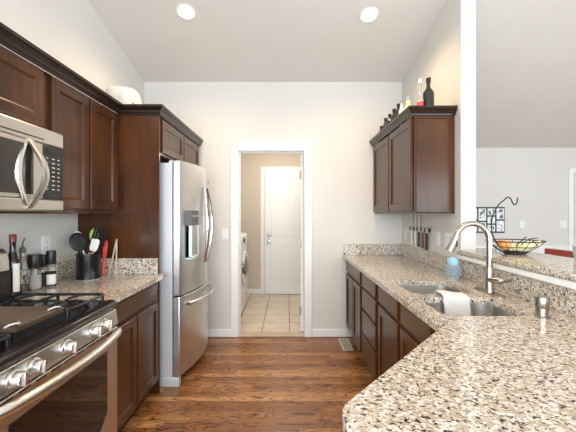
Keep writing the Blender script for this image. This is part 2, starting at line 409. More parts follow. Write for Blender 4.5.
# open laundry door, seen on its edge, hinged on the right jamb
HX, HY = DX1-0.001, BY+0.135
d1 = box('door_1', 'white', None, DX1-0.037, DX1-0.001, BY+0.135, BY+0.135+0.73, 0.012, DZ-0.004, 0.002)
struct(d1, 'white laundry door standing open, seen on its edge'); 
for z in (0.25, 1.02, 1.82):
    MB().box(DX1-0.040, DX1-0.030, BY+0.122, BY+0.139, z-0.045, z+0.045).tube([(DX1-0.042, BY+0.124, z-0.048), (DX1-0.042, BY+0.124, z+0.048)], 0.007).build('hinge', 'nickel', d1)
for sx in (-1, 1):
    x = DX1-0.019+sx*0.018
    MB().lathe([(0.028, 0), (0.028, 0.006*sx), (0.012, 0.010*sx), (0.012, 0.035*sx), (0.027, 0.05*sx), (0.024, 0.065*sx), (0, 0.07*sx)], (x, BY+0.80, 0.95), 16, 'X').build('door_knob', 'nickel', d1)

d1.matrix_world = Matrix.Translation((HX, HY, 0)) @ Matrix.Rotation(math.radians(-14), 4, 'Z') @ Matrix.Translation((-HX, -HY, 0))   # stands open past square

# white planked back door in the laundry, arched top panel
def plank_door(name, x0, x1, yf, z1, label):
    t = MB().box(x0, x1, yf, yf+0.04, 0.01, z1).build(name, 'white', None, 0.002)
    struct(t, label)
    def ridge(loop):   # raised bead outline on the face
        MB().tube([(x, yf-0.001, z) for x, z in loop], 0.007, 8, True).build('panel_moulding', 'white', t)
    a, b = x0+0.11, x1-0.11; zt = z1-0.16; zb = 1.00; mid = (a+b)/2
    arch = [(a, zb), (b, zb), (b, zt-0.06)]+[(mid+(b-a)/2*math.cos(q), zt-0.06+0.075*math.sin(q)) for q in [PI*i/14 for i in range(1, 14)]]+[(a, zt-0.06)]
    ridge(arch); ridge([(a, 0.22), (b, 0.22), (b, 0.84), (a, 0.84)])
    for lo, hi in ((zb+0.03, zt-0.045), (0.25, 0.81)):
        pm = MB(); n = 6
        for i in range(n):
            xx0 = a+0.02+(b-a-0.04)*i/n+0.003; xx1 = a+0.02+(b-a-0.04)*(i+1)/n-0.003
            ex = 0.05*math.sin(PI*(i+0.5)/n) if lo > 0.9 else 0
            pm.box(xx0, xx1, yf-0.004, yf+0.001, lo, hi+ex)
        pm.build('plank_panel', 'white', t, 0.0015)
    return t
d2 = plank_door('door_2', -0.385, 0.43, 5.585, 2.105, 'white planked back door with arched panel in the laundry')
for z, r in ((1.02, 0.026), (0.90, 0.030)):
    MB().lathe([(0.032, 0), (0.032, 0.008), (0.013, 0.012), (0.013, 0.035), (r, 0.05), (r*0.9, 0.068), (0, 0.072)], (-0.315, 5.585, z), 18, '-Y').build('door_knob', 'nickel', d2)
tr = MB().box(-0.462, -0.392, 5.612, 5.63, 0, 2.18).box(0.437, 0.51, 5.612, 5.63, 0, 2.18).box(-0.392, 0.437, 5.612, 5.63, 2.112, 2.18)
struct(tr.build('trim_5', 'white', None, 0.004), 'white casing of the back door in the laundry')
# outside door at the far right of the dining wall
tr = MB().box(4.60, 4.68, 5.36, 5.38, 0, 2.12).box(5.56, 5.64, 5.36, 5.38, 0, 2.12).box(4.68, 5.56, 5.36, 5.38, 2.04, 2.12)
struct(tr.build('trim_6', 'white', None, 0.004), 'white casing of the dining area door')
d3 = struct(box('door_3', 'white', None, 4.685, 5.555, 5.335, 5.375, 0.01, 2.035, 0.002), 'white door at the right end of the dining wall')
MB().box(4.715, 4.78, 5.32, 5.335, 1.03, 1.16).build('deadbolt', 'rubber', d3, 0.004)
MB().lathe([(0.03, 0), (0.03, 0.01), (0.012, 0.014), (0.012, 0.04), (0.028, 0.055), (0, 0.07)], (4.748, 5.335, 0.93), 16, '-Y').build('door_knob', 'rubber', d3)

# ------------------------------------------------------------------ recessed ceiling lights
def downlight(x, y, label, watts=54):
    z = ceil_z(y)-0.001; t = thing('recessed_light', label, 'ceiling light', (x, y, z), 'recessed ceiling lights')
    sl = math.atan(-0.226) if y > -0.4 else math.atan(0.226)
    ORG[t.name] = Vector((0, 0, 0))
    MB().lathe([(0.058, -0.002), (0.070, -0.008), (0.080, -0.005), (0.082, 0.0), (0.056, 0.0)], n=32, cap=False).build('trim_ring', 'creamp', t)
    MB().lathe([(0.0, -0.001), (0.058, -0.001), (0.060, -0.009), (0.0, -0.012)], n=32, cap=False).build('lens', 'glow', t)
    t.rotation_euler = (sl, 0, 0)
    d = bpy.data.lights.new('downlight', 'SPOT'); d.energy = watts; d.color = (1.0, 0.71, 0.40); d.spot_size = math.radians(150); d.spot_blend = 0.9; d.shadow_soft_size = 0.06
    o = bpy.data.objects.new('downlight_lamp', d); COL.objects.link(o); o.location = (x, y, z-0.03)
    return t
downlight(-0.846, 2.735, 'round recessed light in sloped ceiling above refrigerator side')
downlight(0.687, 2.765, 'round recessed light in sloped ceiling above right upper cabinet')
downlight(-0.846, 0.9, 'round recessed light in ceiling above the range, beyond photo top', 36)
downlight(0.687, 0.9, 'round recessed light in ceiling above the sink peninsula, beyond photo top', 34)
# the laundry room's own ceiling lamp
ll = thing('laundry_ceiling_lamp', 'round ceiling lamp hidden above the laundry doorway', 'ceiling light', (-0.1, 4.6, 2.479))
MB().lathe([(0.0, 2.399), (0.10, 2.409), (0.15, 2.439), (0.16, 2.479)], (-0.1, 4.6, 0), cap=False).build('lamp_shade', 'creamp', ll)
pd = bpy.data.lights.new('laundry_bulb', 'POINT'); pd.energy = 24; pd.color = (1.0, 0.91, 0.77); pd.shadow_soft_size = 0.12
po = bpy.data.objects.new('laundry_bulb', pd); COL.objects.link(po); po.location = (-0.1, 4.6, 2.30)

# ------------------------------------------------------------------ left upper cabinets
def upper_cab(name, label, x0, xf, y0, y1, z0, z1, doors, out, dz0, dz1):
    """wall cabinet against wall x0, face frame at xf; doors = list of (ya, yb); out = +1 faces +X, -1 faces -X"""
    t = thing(name, label, 'cabinet', ((x0+xf)/2, (y0+y1)/2, z0))
    a, b = sorted((x0, xf)); MB().box(a, b, y0, y1, z0, z1).build('body', 'wood', t, 0.0015)
    for ya, yb in doors: front_panel('door', t, (xf+0.0005*out, ya), (0, 1), (out, 0), yb-ya, dz0, dz1)
    return t
upper_cab('upper_cabinet', 'short dark wooden wall cabinet above the microwave', LX+0.002, -1.29, 0.975, 1.744, 1.795, 2.13, [(0.995, 1.35), (1.36, 1.715)], 1, 1.825, 2.115)
upper_cab('upper_cabinet', 'tall two-door dark wooden wall cabinet right of the microwave', LX+0.002, -1.29, 1.746, 2.498, 1.372, 2.13, [(1.775, 2.105), (2.122, 2.452)], 1, 1.40, 2.115)
fc = upper_cab('upper_cabinet', 'deep dark wooden cabinet above the refrigerator', LX+0.002, -0.99, 2.522, 3.655, 1.83, 2.13, [(2.555, 3.07), (3.085, 3.60)], 1, 1.85, 2.11)
tag(box('refrigerator_end_panel', 'wood', None, LX+0.002, -0.978, 2.5, 2.5205, 0.002, 2.13, 0.0015), 'tall dark wooden panel between left counter and refrigerator', 'panel')
CP = [(0.001, 2.121), (0.009, 2.121), (0.011, 2.132), (0.017, 2.139), (0.020, 2.154), (0.032, 2.172), (0.040, 2.176), (0.040, 2.194), (-0.015, 2.194), (-0.015, 2.1315), (0.001, 2.1315)]
m = sweep(MB(), [(-1.271, 0.975), (-1.271, 2.499), (-0.979, 2.499), (-0.979, 3.656)], CP)
tag(m.build('crown_moulding', 'crown', None, 0, False), 'dark crown moulding running along the tops of the left cabinets', 'moulding')

# white bundle on top of the left cabinets
hb = MB(); cx, cy = -1.345, 2.68; rings = []
for k, (h, r) in enumerate([(0, 0.175), (0.02, 0.180), (0.06, 0.155), (0.11, 0.150), (0.17, 0.142), (0.22, 0.128), (0.25, 0.105), (0.266, 0.07), (0.272, 0.02)]):
    ring = []
    for i in range(32):
        a = 2*PI*i/32
        q = r*(1+0.05*math.sin(3*a+1)+0.035*math.sin(7*a+k*0.7)+0.02*math.sin(11*a-k))
        if h < 0.08: q *= 1+0.35*max(0, math.cos(a-0.3))**3*(1-h/0.08)
        ring.append((cx+q*math.cos(a)*1.0-0.10*max(0, h-0.15), cy+q*math.sin(a)*0.85, 2.132+h+(0.012*math.sin(2*a+1)+0.006*math.sin(5*a))*min(1, h/0.15)*(1 if h < 0.25 else 0.4)))
    rings.append(ring)
hb.loft(rings)
ht = tag(hb.build('cloth_hat', 'hat'), 'white rounded cloth hat lying on top of the left cabinets', 'hat')
hs = ht.modifiers.new('Subdivision', 'SUBSURF'); hs.levels = 1; hs.render_levels = 1
MB().tube(bez([(-1.225, 2.60, 2.25), (-1.20, 2.59, 2.215), (-1.165, 2.60, 2.20)]), 0.006, 8).build('strap', 'rubber', ht)

# ------------------------------------------------------------------ microwave
mw = thing('microwave', 'stainless over-the-range microwave with black control panel', 'microwave', (-1.4, 1.36, 1.385))
my0, my1, mz0, mz1, mx = 0.982, 1.742, 1.386, 1.790, -1.215
MB().box(LX+0.003, mx, my0, my1, mz0, mz1).build('body', 'steel', mw, 0.003)
vent = MB().box(mx, mx+0.027, my0, my1, mz1-0.078, mz1).build('top_strip', 'steel', mw, 0.008)
box('vent_slot', 'black', vent, mx+0.0265, mx+0.0280, my0+0.04, 1.60, mz1-0.060, mz1-0.054)
MB().box(mx, mx+0.027, my0, my1, mz0, mz0+0.055).build('bottom_strip', 'steel', mw, 0.006)
dr = MB().box(mx, mx+0.025, my0, 1.596, mz0+0.057, mz1-0.080).build('door', 'steel', mw, 0.003)
MB().box(mx+0.0245, mx+0.0275, my0+0.04, 1.535, mz0+0.075, mz1-0.098).build('window', 'glassblk', dr, 0.002)
def bow(y, bulge_x, bulge_y, z0, z1, x, n=18):
    return [(x+bulge_x*math.sin(PI*i/n), y+bulge_y*math.sin(PI*i/n), z0+(z1-z0)*i/n) for i in range(n+1)]
hb = MB(); pts = bow(1.505, 0.045, 0.045, mz0+0.010, mz1-0.075, mx+0.028)
hb.loft([[(x-0.007, y-0.017, z), (x+0.006, y-0.017, z), (x+0.011, y, z), (x+0.006, y+0.017, z), (x-0.007, y+0.017, z)] for x, y, z in pts])
hb.build('handle', 'steel', dr)
sb = MB(); n = 18; rg = []
for i in range(n+1):
    s_ = math.sin(PI*i/n); z = mz0+0.02+(mz1-mz0-0.10)*i/n
    yc = 1.495-0.050*s_; rg.append([(mx+0.026, yc-0.014*s_-0.002, z), (mx+0.036, yc-0.010*s_-0.001, z), (mx+0.036, yc+0.010*s_+0.001, z), (mx+0.026, yc+0.014*s_+0.002, z)])
sb.loft(rg).build('handle_recess_trim', 'chrome', dr)
cp = MB().box(mx, mx+0.025, 1.600, my1-0.002, mz0+0.057, mz1-0.080).build('control_panel', 'enamel', mw, 0.003)
box('display', 'black', cp, mx+0.0245, mx+0.0265, 1.62, 1.72, mz1-0.118, mz1-0.092)
for r in range(8):
    for c in range(3):
        y = 1.617+c*0.040; z = mz1-0.145-r*0.022
        box('key', 'keys', cp, mx+0.0248, mx+0.0258, y, y+0.014+0.006*((r*2+c) % 2), z, z+0.005)

# ------------------------------------------------------------------ gas range
gr = thing('gas_range', 'stainless gas range with black cooktop and oven', 'range', (-1.25, 1.35, 0))
ry0, ry1 = 0.972, 1.732
MB().box(LX+0.01, -0.925, ry0, ry1, 0.06, 0.905).build('body', 'steel', gr, 0.002)
MB().box(LX+0.06, -0.99, ry0+0.03, ry1-0.03, 0.0, 0.06).build('plinth', 'black', gr)
pf = [(-1.50, 0.888), (-0.925, 0.876), (-0.908, 0.880), (-0.900, 0.892), (-0.904, 0.906), (-0.918, 0.915), (-0.940, 0.918), (-0.955, 0.914), (-1.50, 0.914)]
MB().loft([[(x, y, z) for x, z in pf] for y in (ry0-0.003, ry1+0.003)]).build('cooktop', 'enamel', gr, 0.003)
bgp = MB(); poly = [(LX+0.004, 0.90), (-1.468, 0.90), (-1.468, 1.12), (-1.475, 1.16), (-1.495, 1.185), (-1.525, 1.195), (LX+0.004, 1.195)]
bgp.loft([[(x, y, z) for x, z in poly] for y in (ry0, ry1)]); bgd = bgp.build('backguard', 'steel', gr, 0.004)
MB().box(LX+0.006, -1.462, ry0-0.001, ry1+0.001, 0.90, 1.075).build('backguard_base', 'black', bgd, 0.004)
box('clock_display', 'glassblk', bgd, -1.470, -1.464, 1.22, 1.48, 1.09, 1.15, 0.002)
for bx, by in ((-1.33, 1.58), (-1.05, 1.58), (-1.33, 1.06), (-1.05, 1.06), (-1.19, 1.285)):
    MB().lathe([(0.055, 0.914), (0.055, 0.922), (0.042, 0.924), (0.042, 0.932), (0.036, 0.936), (0, 0.937)], (bx, by, 0)).build('burner', 'iron', gr)
def grate(ya, yb):
    g = MB(); x0, x1 = -1.44, -0.955; z = 0.950; r = 0.0075
    g.tube([(p[0], p[1], z) for p in rrect(x0, x1, ya, yb, 0.02)], r, 8, True)
    ym = (ya+yb)/2; xm = (x0+x1)/2
    g.tube([(xm, ya, z), (xm, yb, z)], r, 8)
    for xc in ((x0+xm)/2, (x1+xm)/2):
        for dx, dy in ((1, 0), (-1, 0), (0, 1), (0, -1)):
            ex = xc+dx*(x1-x0)/4; ey = ym+dy*(yb-ya)/2
            g.tube(bez([(ex, ey, z), (xc+dx*0.06, ym+dy*0.05, z+0.004), (xc+dx*0.025, ym+dy*0.022, z)], 4), r*0.9, 8)
    for x in (x0+0.01, x1-0.01, xm):
        for y in (ya+0.004, yb-0.004): g.tube([(x, y, z), (x, y, 0.915)], r, 8)
    return g.build('grate', 'iron', gr)
grate(1.435, 1.715); grate(0.985, 1.135)
gd = MB(); rg = []
gd.loft([[(x, y, 0.951) for x, y in rrect(-1.43, -0.96, 1.15, 1.42, 0.02)], [(x, y, 0.968) for x, y in rrect(-1.435, -0.955, 1.145, 1.425, 0.024)],
         [(x, y, 0.968) for x, y in rrect(-1.42, -0.975, 1.157, 1.413, 0.016)], [(x, y, 0.958) for x, y in rrect(-1.40, -1.0, 1.17, 1.40, 0.012)]])
gdo = gd.build('griddle', 'griddle', gr)
for x in (-0.985, -1.43): box('griddle_foot', 'iron', gdo, x, x+0.022, 1.15, 1.42, 0.914, 0.952)
for y in (1.175, 1.385): MB().tube(bez([(-0.995, y-0.02, 0.968), (-0.975, y-0.012, 0.978), (-0.962, y, 0.978), (-0.975, y+0.012, 0.978), (-0.995, y+0.02, 0.968)], 4), 0.006, 8).build('griddle_handle', 'chrome', gdo)
cpp = [(-0.93, 0.870), (-0.904, 0.870), (-0.893, 0.792), (-0.93, 0.785)]
cpo = MB().loft([[(x, y, z) for x, z in cpp] for y in (ry0, ry1)]).build('control_panel', 'steel', gr, 0.003)
for y in (1.60, 1.508, 1.332, 1.162, 1.075):
    kn = MB().lathe([(0.031, 0), (0.031, 0.006), (0.025, 0.010), (0.0235, 0.032), (0.021, 0.036), (0, 0.037)], (-0.899, y, 0.829), 20, 'X').build('knob', 'knob', gr)
    MB().box(-0.866, -0.855, y-0.005, y+0.005, 0.829-0.023, 0.829+0.023).build('grip', 'steel', kn, 0.002)
    MB().box(-0.9005, -0.8985, y-0.001, y+0.001, 0.860, 0.866).build('knob_marks', 'black', kn)
od = MB().box(-0.93, -0.897, ry0+0.002, ry1-0.002, 0.19, 0.780).build('oven_door', 'steel', gr, 0.004)
for i in range(9): box('vent_slot', 'black', od, -0.905, -0.8960, 1.02+i*0.075, 1.07+i*0.075, 0.769, 0.775)
wz0, wz1 = 0.33, 0.69
wp = [(1.05, wz1), (1.63, wz1), (1.63, wz0+0.06), (1.575, wz0), (1.10, wz0), (1.05, wz0+0.05)]
MB().loft([[(x, y, z) for y, z in wp] for x in (-0.899, -0.8945)]).build('oven_window', 'glassblk', od, 0.001)
hp = []
for i in range(25):
    u = i/24; hp.append((-0.884+0.048*math.sin(PI*u)**0.7, ry0+0.022+(ry1-ry0-0.044)*u, 0.760))
hh = MB(); hh.tube(hp, 0.019, 12)
hh.build('oven_handle', 'steel', od)
dd = MB().box(-0.93, -0.897, ry0+0.002, ry1-0.002, 0.065, 0.183).build('storage_drawer', 'steel', gr, 0.004)

# ------------------------------------------------------------------ left base cabinet, worktop
def base_cab(name, label, x0, xf, y0, y1, fronts, out, top=0.882, low=None):
    """fronts: (kind, ya, yb, z0, z1)"""
    t = thing(name, label, 'cabinet', ((x0+xf)/2, (y0+y1)/2, 0))
    a, b = sorted((x0, xf)); mb = MB()
    if low:   # open-topped below a sink
        mb.box(a, b, y0, y1, 0.105, low); f0, f1 = sorted((xf, xf-out*0.02)); mb.box(f0, f1, y0, y1, low, top)
    else: mb.box(a, b, y0, y1, 0.105, top)
    mb.build('body', 'wood', t, 0.0015)
    k0, k1 = sorted((x0, xf-out*0.07)); MB().box(k0, k1, y0, y1, 0, 0.105).build('toe_kick', 'toe', t)
    for kind, ya, yb, z0, z1 in fronts:
        front_panel(kind, t, (xf+0.0005*out, ya), (0, 1), (out, 0), yb-ya, z0, z1, 0.05 if kind == 'door' else 0)
    return t
base_cab('base_cabinet', 'dark wooden base cabinet with one wide drawer between range and refrigerator', LX+0.002, -0.985, 1.742, 2.498,
         [('drawer_front', 1.765, 2.46, 0.735, 0.865), ('door', 1.765, 2.105, 0.13, 0.715), ('door', 2.12, 2.46, 0.13, 0.715)], 1)
lw = thing('worktop', 'speckled granite worktop between range and refrigerator panel', 'worktop', (-1.27, 2.1, 0.882))
poly = round_poly([(LX+0.002, 1.738), (-0.935, 1.738), (-0.935, 2.535), (-0.974, 2.535), (-0.974, 2.499), (LX+0.002, 2.499)], [0, 0.006, 0.018, 0.018, 0, 0])
MB().plate([poly], 0.883, 0.914).build('slab', 'granite', lw, 0.009, seg=3)
MB().box(LX+0.002, LX+0.022, 1.738, 2.499, 0.9145, 1.034).box(LX+0.022, -0.985, 2.479, 2.499, 0.9145, 1.034).build('backsplash', 'granite', lw, 0.003)

# ------------------------------------------------------------------ refrigerator
fr = thing('refrigerator', 'stainless french-door refrigerator with ice dispenser and bottom freezer', 'refrigerator', (-1.25, 3.04, 0))
fy0, fy1 = 2.59, 3.48
MB().box(LX+0.03, -0.912, fy0+0.005, fy1-0.005, 0.075, 1.775).build('body', 'fside', fr, 0.004)
MB().box(LX+0.05, -0.905, fy0+0.07, fy1-0.004, 0.0, 0.075).build('base_grille', 'black', fr, 0.004)
MB().box(LX+0.05, -0.86, fy0+0.004, fy0+0.065, 0.0, 0.075).build('foot_cover', 'fside', fr, 0.006)
def fx(y): return -0.852+0.078*(1-((y-3.035)/0.445)**2)
def fdoor(name, ya, yb, z0, z1):
    n = 14; p = [(-0.905, ya), (-0.905, yb)]+[(fx(yb-(yb-ya)*i/n), yb-(yb-ya)*i/n) for i in range(n+1)]
    return MB().prism(p, z0, z1).build(name, 'steelv', fr, 0.006)
dl = fdoor('door', fy0, 3.031, 0.722, 1.795); drr = fdoor('door', 3.037, fy1, 0.722, 1.795); fz = fdoor('freezer_drawer', fy0, fy1, 0.088, 0.712)
for (dd_, yc, s_) in ((dl, 3.005, -1), (drr, 3.065, 1)):
    hp = []
    for i in range(21):
        u = i/20; b_ = math.sin(PI*u)
        hp.append((fx(yc)+0.018+0.038*b_, yc+s_*0.055*b_, 0.93+0.68*u))
    hm = MB().tube(hp, 0.0125, 10)
    for k in (0, -1): hm.tube([(fx(yc)-0.004, yc, hp[k][2]), (hp[k][0], yc, hp[k][2])], 0.012, 8)
    hm.build('handle', 'chrome', dd_)
hp = []
for i in range(25):
    u = i/24; y = 2.67+0.73*u; hp.append((fx(y)+0.022+0.035*math.sin(PI*u), y, 0.640))
hm = MB().tube(hp, 0.0135, 10)
for k in (0, -1): hm.tube([(fx(hp[k][1])-0.004, hp[k][1], 0.640), hp[k]], 0.013, 8)
hm.build('handle', 'chrome', fz)
dx = fx(2.88)+0.003
dsp = MB().box(dx-0.05, dx, 2.675, 2.885, 1.275, 1.40).build('dispenser_panel', 'rubber', dl, 0.004)
for y in (2.72, 2.78, 2.84): box('button', 'keys', dsp, dx-0.001, dx+0.002, y-0.012, y+0.012, 1.345, 1.362)
tray = MB().box(dx-0.05, dx-0.022, 2.675, 2.885, 1.01, 1.274).box(dx-0.05, dx, 2.675, 2.687, 1.01, 1.274).box(dx-0.05, dx, 2.873, 2.885, 1.01, 1.274).box(dx-0.05, dx+0.004, 2.675, 2.885, 1.0, 1.022)
tray.build('dispenser_recess', 'ice', dl, 0.002)
MB().lathe([(0.0, 0), (0.016, 0.001), (0.016, 0.003), (0, 0.004)], (fx(3.33), 3.33, 1.69), 16, 'X').build('badge', 'rubber', drr)
hg = MB().box(-0.95, -0.86, fy0+0.03, fy0+0.10, 1.7755, 1.80).build('hinge_cover', 'fside', fr, 0.006)
MB().box(-0.95, -0.86, fy1-0.10, fy1-0.03, 1.7755, 1.80).build('hinge_cover', 'fside', fr, 0.006)

# ------------------------------------------------------------------ right side: base cabinets
XF = 0.668
base_cab('base_cabinet', 'dark wooden base cabinet with two narrow doors against the back wall', RX-0.002, XF, 2.902, 3.663,
         [('drawer_front', 2.93, 3.645, 0.735, 0.865), ('door', 2.93, 3.275, 0.13, 0.715), ('door', 3.29, 3.645, 0.13, 0.715)], -1)
base_cab('drawer_cabinet', 'dark wooden base cabinet with a stack of drawers on the right', RX-0.002, XF, 2.384, 2.900,
         [('drawer_front', 2.415, 2.872, 0.735, 0.865), ('drawer_front', 2.415, 2.872, 0.55, 0.72), ('drawer_front', 2.415, 2.872, 0.345, 0.535), ('drawer_front', 2.415, 2.872, 0.13, 0.33)], -1)
base_cab('sink_cabinet', 'dark wooden base cabinet below the sink with two doors', RX-0.002, XF, 1.432, 2.382,
         [('drawer_front', 1.935, 2.355, 0.735, 0.865), ('drawer_front', 1.48, 1.895, 0.735, 0.865), ('door', 1.935, 2.355, 0.13, 0.715), ('door', 1.48, 1.895, 0.13, 0.715)], -1, low=0.66)
pc = thing('peninsula_cabinet', 'dark wooden angled cabinet under the peninsula worktop', 'cabinet', (0.7, 0.8, 0))
pp = [(0.668, 1.43), (0.668, 1.33), (0.187, 0.760), (0.745, 0.175), (1.277, 0.755), (1.277, 1.43)]
MB().prism(list(reversed(pp)), 0.105, 0.882).build('body', 'wood', pc, 0.0015)
MB().prism(list(reversed([(0.74, 1.425), (0.74, 1.32), (0.285, 0.765), (0.745, 0.28), (1.272, 0.83), (1.272, 1.425)])), 0, 0.105).build('toe_kick', 'toe', pc)
ud = Vector((0.481, 0.570, 0)).normalized(); wd = Vector((-ud.y, ud.x, 0)); o0 = Vector((0.187, 0.760, 0))
for a in (0.03, 0.385): p = o0+ud*a+wd*0.0005; front_panel('door', pc, p, ud, wd, 0.335, 0.13, 0.86)

# ------------------------------------------------------------------ right worktop with sink cut-outs
rw = thing('worktop', 'long speckled granite worktop with sink, turning into an angled peninsula', 'worktop', (0.95, 2.0, 0.882))
outer = round_poly([(1.2775, 3.6635), (0.617, 3.6635), (0.617, 1.318), (0.092, 0.735), (0.75, 0.085), (1.2775, 0.68)], [0, 0.006, 0.012, 0.085, 0.05, 0])
far_b, near_b = rrect(0.715, 1.085, 1.875, 2.235, 0.06), rrect(0.705, 1.095, 1.465, 1.795, 0.07)
MB().plate([outer, far_b, near_b], 0.883, 0.914).build('slab', 'granite', rw, 0.010, seg=3)
MB().box(1.2585, 1.2785, 0.68, 3.6435, 0.9145, 1.036).box(0.622, 1.2785, 3.6435, 3.6635, 0.9145, 1.036).build('backsplash', 'granite', rw, 0.003)
bt = tag(MB().plate([[(1.242, 0.31), (1.70, 0.31), (1.70, 2.52), (1.393, 2.52), (1.393, 2.417), (1.242, 2.417)]], 1.0745, 1.108).build('bar_counter', 'granite', None, 0.010, seg=3),
         'raised speckled granite bar top on the low wall', 'worktop')
struct(MB().box(1.246, 1.2795, 0.31, 2.417, 1.038, 1.074).build('trim_7', 'white', None, 0.008), 'white trim strip under the raised bar top')

# sink
sk = thing('sink', 'stainless double-bowl undermount sink in granite worktop', 'sink', (0.91, 1.85, 0.68))
def bowl(x0, x1, y0, y1, depth):
    e = 0.006; zt = 0.8825; rs = []
    for ins, z, r in ((-0.022, zt, 0.09), (-e, zt, 0.080), (-e, zt-0.006, 0.080), (0.004, zt-depth+0.03, 0.07), (0.03, zt-depth, 0.05), (0.12, zt-depth-0.006, 0.03)):
        rs.append([(x, y, z) for x, y in rrect(x0+ins, x1-ins, y0+ins, y1-ins, r)])
    mb = MB(); mb.loft(rs, False); mb.bm.faces.new(list(mb.bm.verts)[-len(rs[0]):])
    b = mb.build('bowl', 'sink', sk)
    s = b.modifiers.new('Solidify', 'SOLIDIFY'); s.thickness = 0.0015; s.offset = 0
    cx, cy = (x0+x1)/2, (y0+y1)/2
    MB().lathe([(0.042, zt-depth-0.0045), (0.042, zt-depth-0.002), (0.030, zt-depth-0.003), (0.0, zt-depth-0.0045)], (cx, cy, 0)).build('drain', 'chrome', b)
    return b
bowl(0.715, 1.085, 1.875, 2.235, 0.17); bowl(0.705, 1.095, 1.465, 1.795, 0.19)

# faucet
fa = thing('faucet', 'brushed nickel gooseneck pull-down faucet behind the sink', 'faucet', (1.163, 1.89, 0.914))
MB().loft([[(x, y, z) for x, y in rrect(1.163-h, 1.163+h, 1.89-l, 1.89+l, h*0.98, 6)] for z, h, l in ((0.9145, 0.028, 0.125), (0.919, 0.028, 0.125), (0.923, 0.024, 0.121))]).build('deck_plate', 'nickel', fa)
MB().lathe([(0.026, 0.923), (0.026, 0.93), (0.0225, 0.936), (0.0215, 1.06), (0.017, 1.075), (0.015, 1.08)], (1.163, 1.89, 0), 24).build('faucet_body', 'nickel', fa)
gp = [(1.163, 1.89, 1.075), (1.163, 1.89, 1.16)]
for i in range(0, 17):
    a = PI*i/16*0.90; gp.append((1.068+0.095*math.cos(a), 1.89+0.012*i/16, 1.215+0.10*math.sin(a)))
MB().tube(gp, 0.0158, 14).build('spout', 'nickel', fa)
e = Vector(gp[-1]); dirn = (Vector(gp[-1])-Vector(gp[-2])).normalized()
hd = MB(); hd.tube([e-dirn*0.003, e+dirn*0.012, e+dirn*0.038, e+dirn*0.080, e+dirn*0.097], [0.017, 0.0185, 0.0205, 0.0235, 0.024], 18)
sh = hd.build('spray_head', 'nickel', fa)
q = e+dirn*0.042; MB().box(q.x+0.006, q.x+0.017, q.y-0.021, q.y-0.013, q.z-0.025, q.z+0.012).build('spray_button', 'black', sh, 0.003)
MB().tube([(1.163, 1.885, 0.993), (1.173, 1.862, 0.995), (1.188, 1.83, 0.998)], [0.021, 0.021, 0.020], 16).build('valve', 'nickel', fa)
MB().tube(bez([(1.188, 1.83, 0.998), (1.201, 1.80, 1.000), (1.210, 1.775, 1.008)], 4), [0.020, 0.018, 0.012, 0.009, 0.008, 0.008, 0.008, 0.009, 0.007], 12).build('lever', 'nickel', fa)

# soap dispenser
sd = thing('soap_dispenser', 'short chrome soap dispenser on the worktop right of the faucet', 'dispenser', (1.127, 1.452, 0.914))
MB().lathe([(0.031, 0.9145), (0.031, 0.919), (0.024, 0.922), (0.024, 0.955)], (1.127, 1.452, 0)).build('collar', 'nickel', sd)
MB().lathe([(0.0255, 0.956), (0.027, 0.96), (0.0285, 1.000), (0.0265, 1.005), (0.0, 1.006)], (1.127, 1.452, 0)).build('pump_head', 'nickel', sd)

# sponge caddy + sponge
scx, scy = 1.165, 2.31
ca = thing('sponge_caddy', 'grey slotted plastic caddy standing by the granite backsplash', 'caddy', (scx, scy, 0.914))
cm = MB()
def oval(r, z, n=28): return [(scx+r*1.12*0.85*math.cos(2*PI*i/n), scy+r*1.12*math.sin(2*PI*i/n), z) for i in range(n)]
cm.loft([oval(0.044, 0.9145), oval(0.046, 0.935)]); cm.loft([oval(0.052, 1.0), oval(0.054, 1.02), oval(0.050, 1.02), oval(0.048, 1.0), oval(0.052, 1.0)], False)
for i in range(18):
    a = 2*PI*i/18
    cm.tube([(scx+0.044*0.952*math.cos(a), scy+0.044*1.12*math.sin(a), 0.932), (scx+0.050*0.952*math.cos(a), scy+0.050*1.12*math.sin(a), 1.003)], 0.0048, 6)
cm.build('basket', 'grey', ca)
spm = MB(); rg = []
for z, k in ((0.936, 0.60), (0.945, 0.66), (1.03, 0.70), (1.046, 0.70), (1.056, 0.62), (1.058, 0.3)):
    rg.append([(scx+0.05*k*0.95*math.cos(a)*1.0, scy+0.052*k*1.35*math.sin(a), z+0.008*math.sin(a*2)) for a in [2*PI*i/20 for i in range(20)]])
tag(spm.loft(rg).build('sponge', 'sponge'), 'light blue sponge sticking out of the grey caddy', 'sponge')

# dish towel over the sink divider
prof = bez([(1.786, 0.800), (1.785, 0.86), (1.784, 0.905), (1.79, 0.917), (1.815, 0.925), (1.855, 0.925), (1.880, 0.917), (1.889, 0.905), (1.889, 0.86), (1.888, 0.83)], 5)
nX = 22; tw = MB(); vr = []
for j in range(nX+1):
    u = j/nX; x = 0.848+0.142*u
    row = []
    for (y, z) in [(p.x, p.y) for p in [Vector((a, b)) for a, b in [(q[0], q[1]) for q in prof]]]:
        f = math.sin(u*9.0+1)*0.004+math.sin(u*17)*0.0025
        k = 1 if y < 1.83 else -1
        row.append((x+0.004*math.sin(z*40), y-k*abs(f)-(0.004*k), z+0.006*math.sin(u*5+0.5)+(0.010*u if z < 0.86 else 0)))
    vr.append(row)
tw.loft(vr, False, False)
two = tag(tw.build('dish_towel', 'cloth'), 'white dish towel draped over the divider of the sink', 'towel')
s = two.modifiers.new('Solidify', 'SOLIDIFY'); s.thickness = 0.006; s.offset = 1
s = two.modifiers.new('Subdivision', 'SUBSURF'); s.levels = 1; s.render_levels = 1

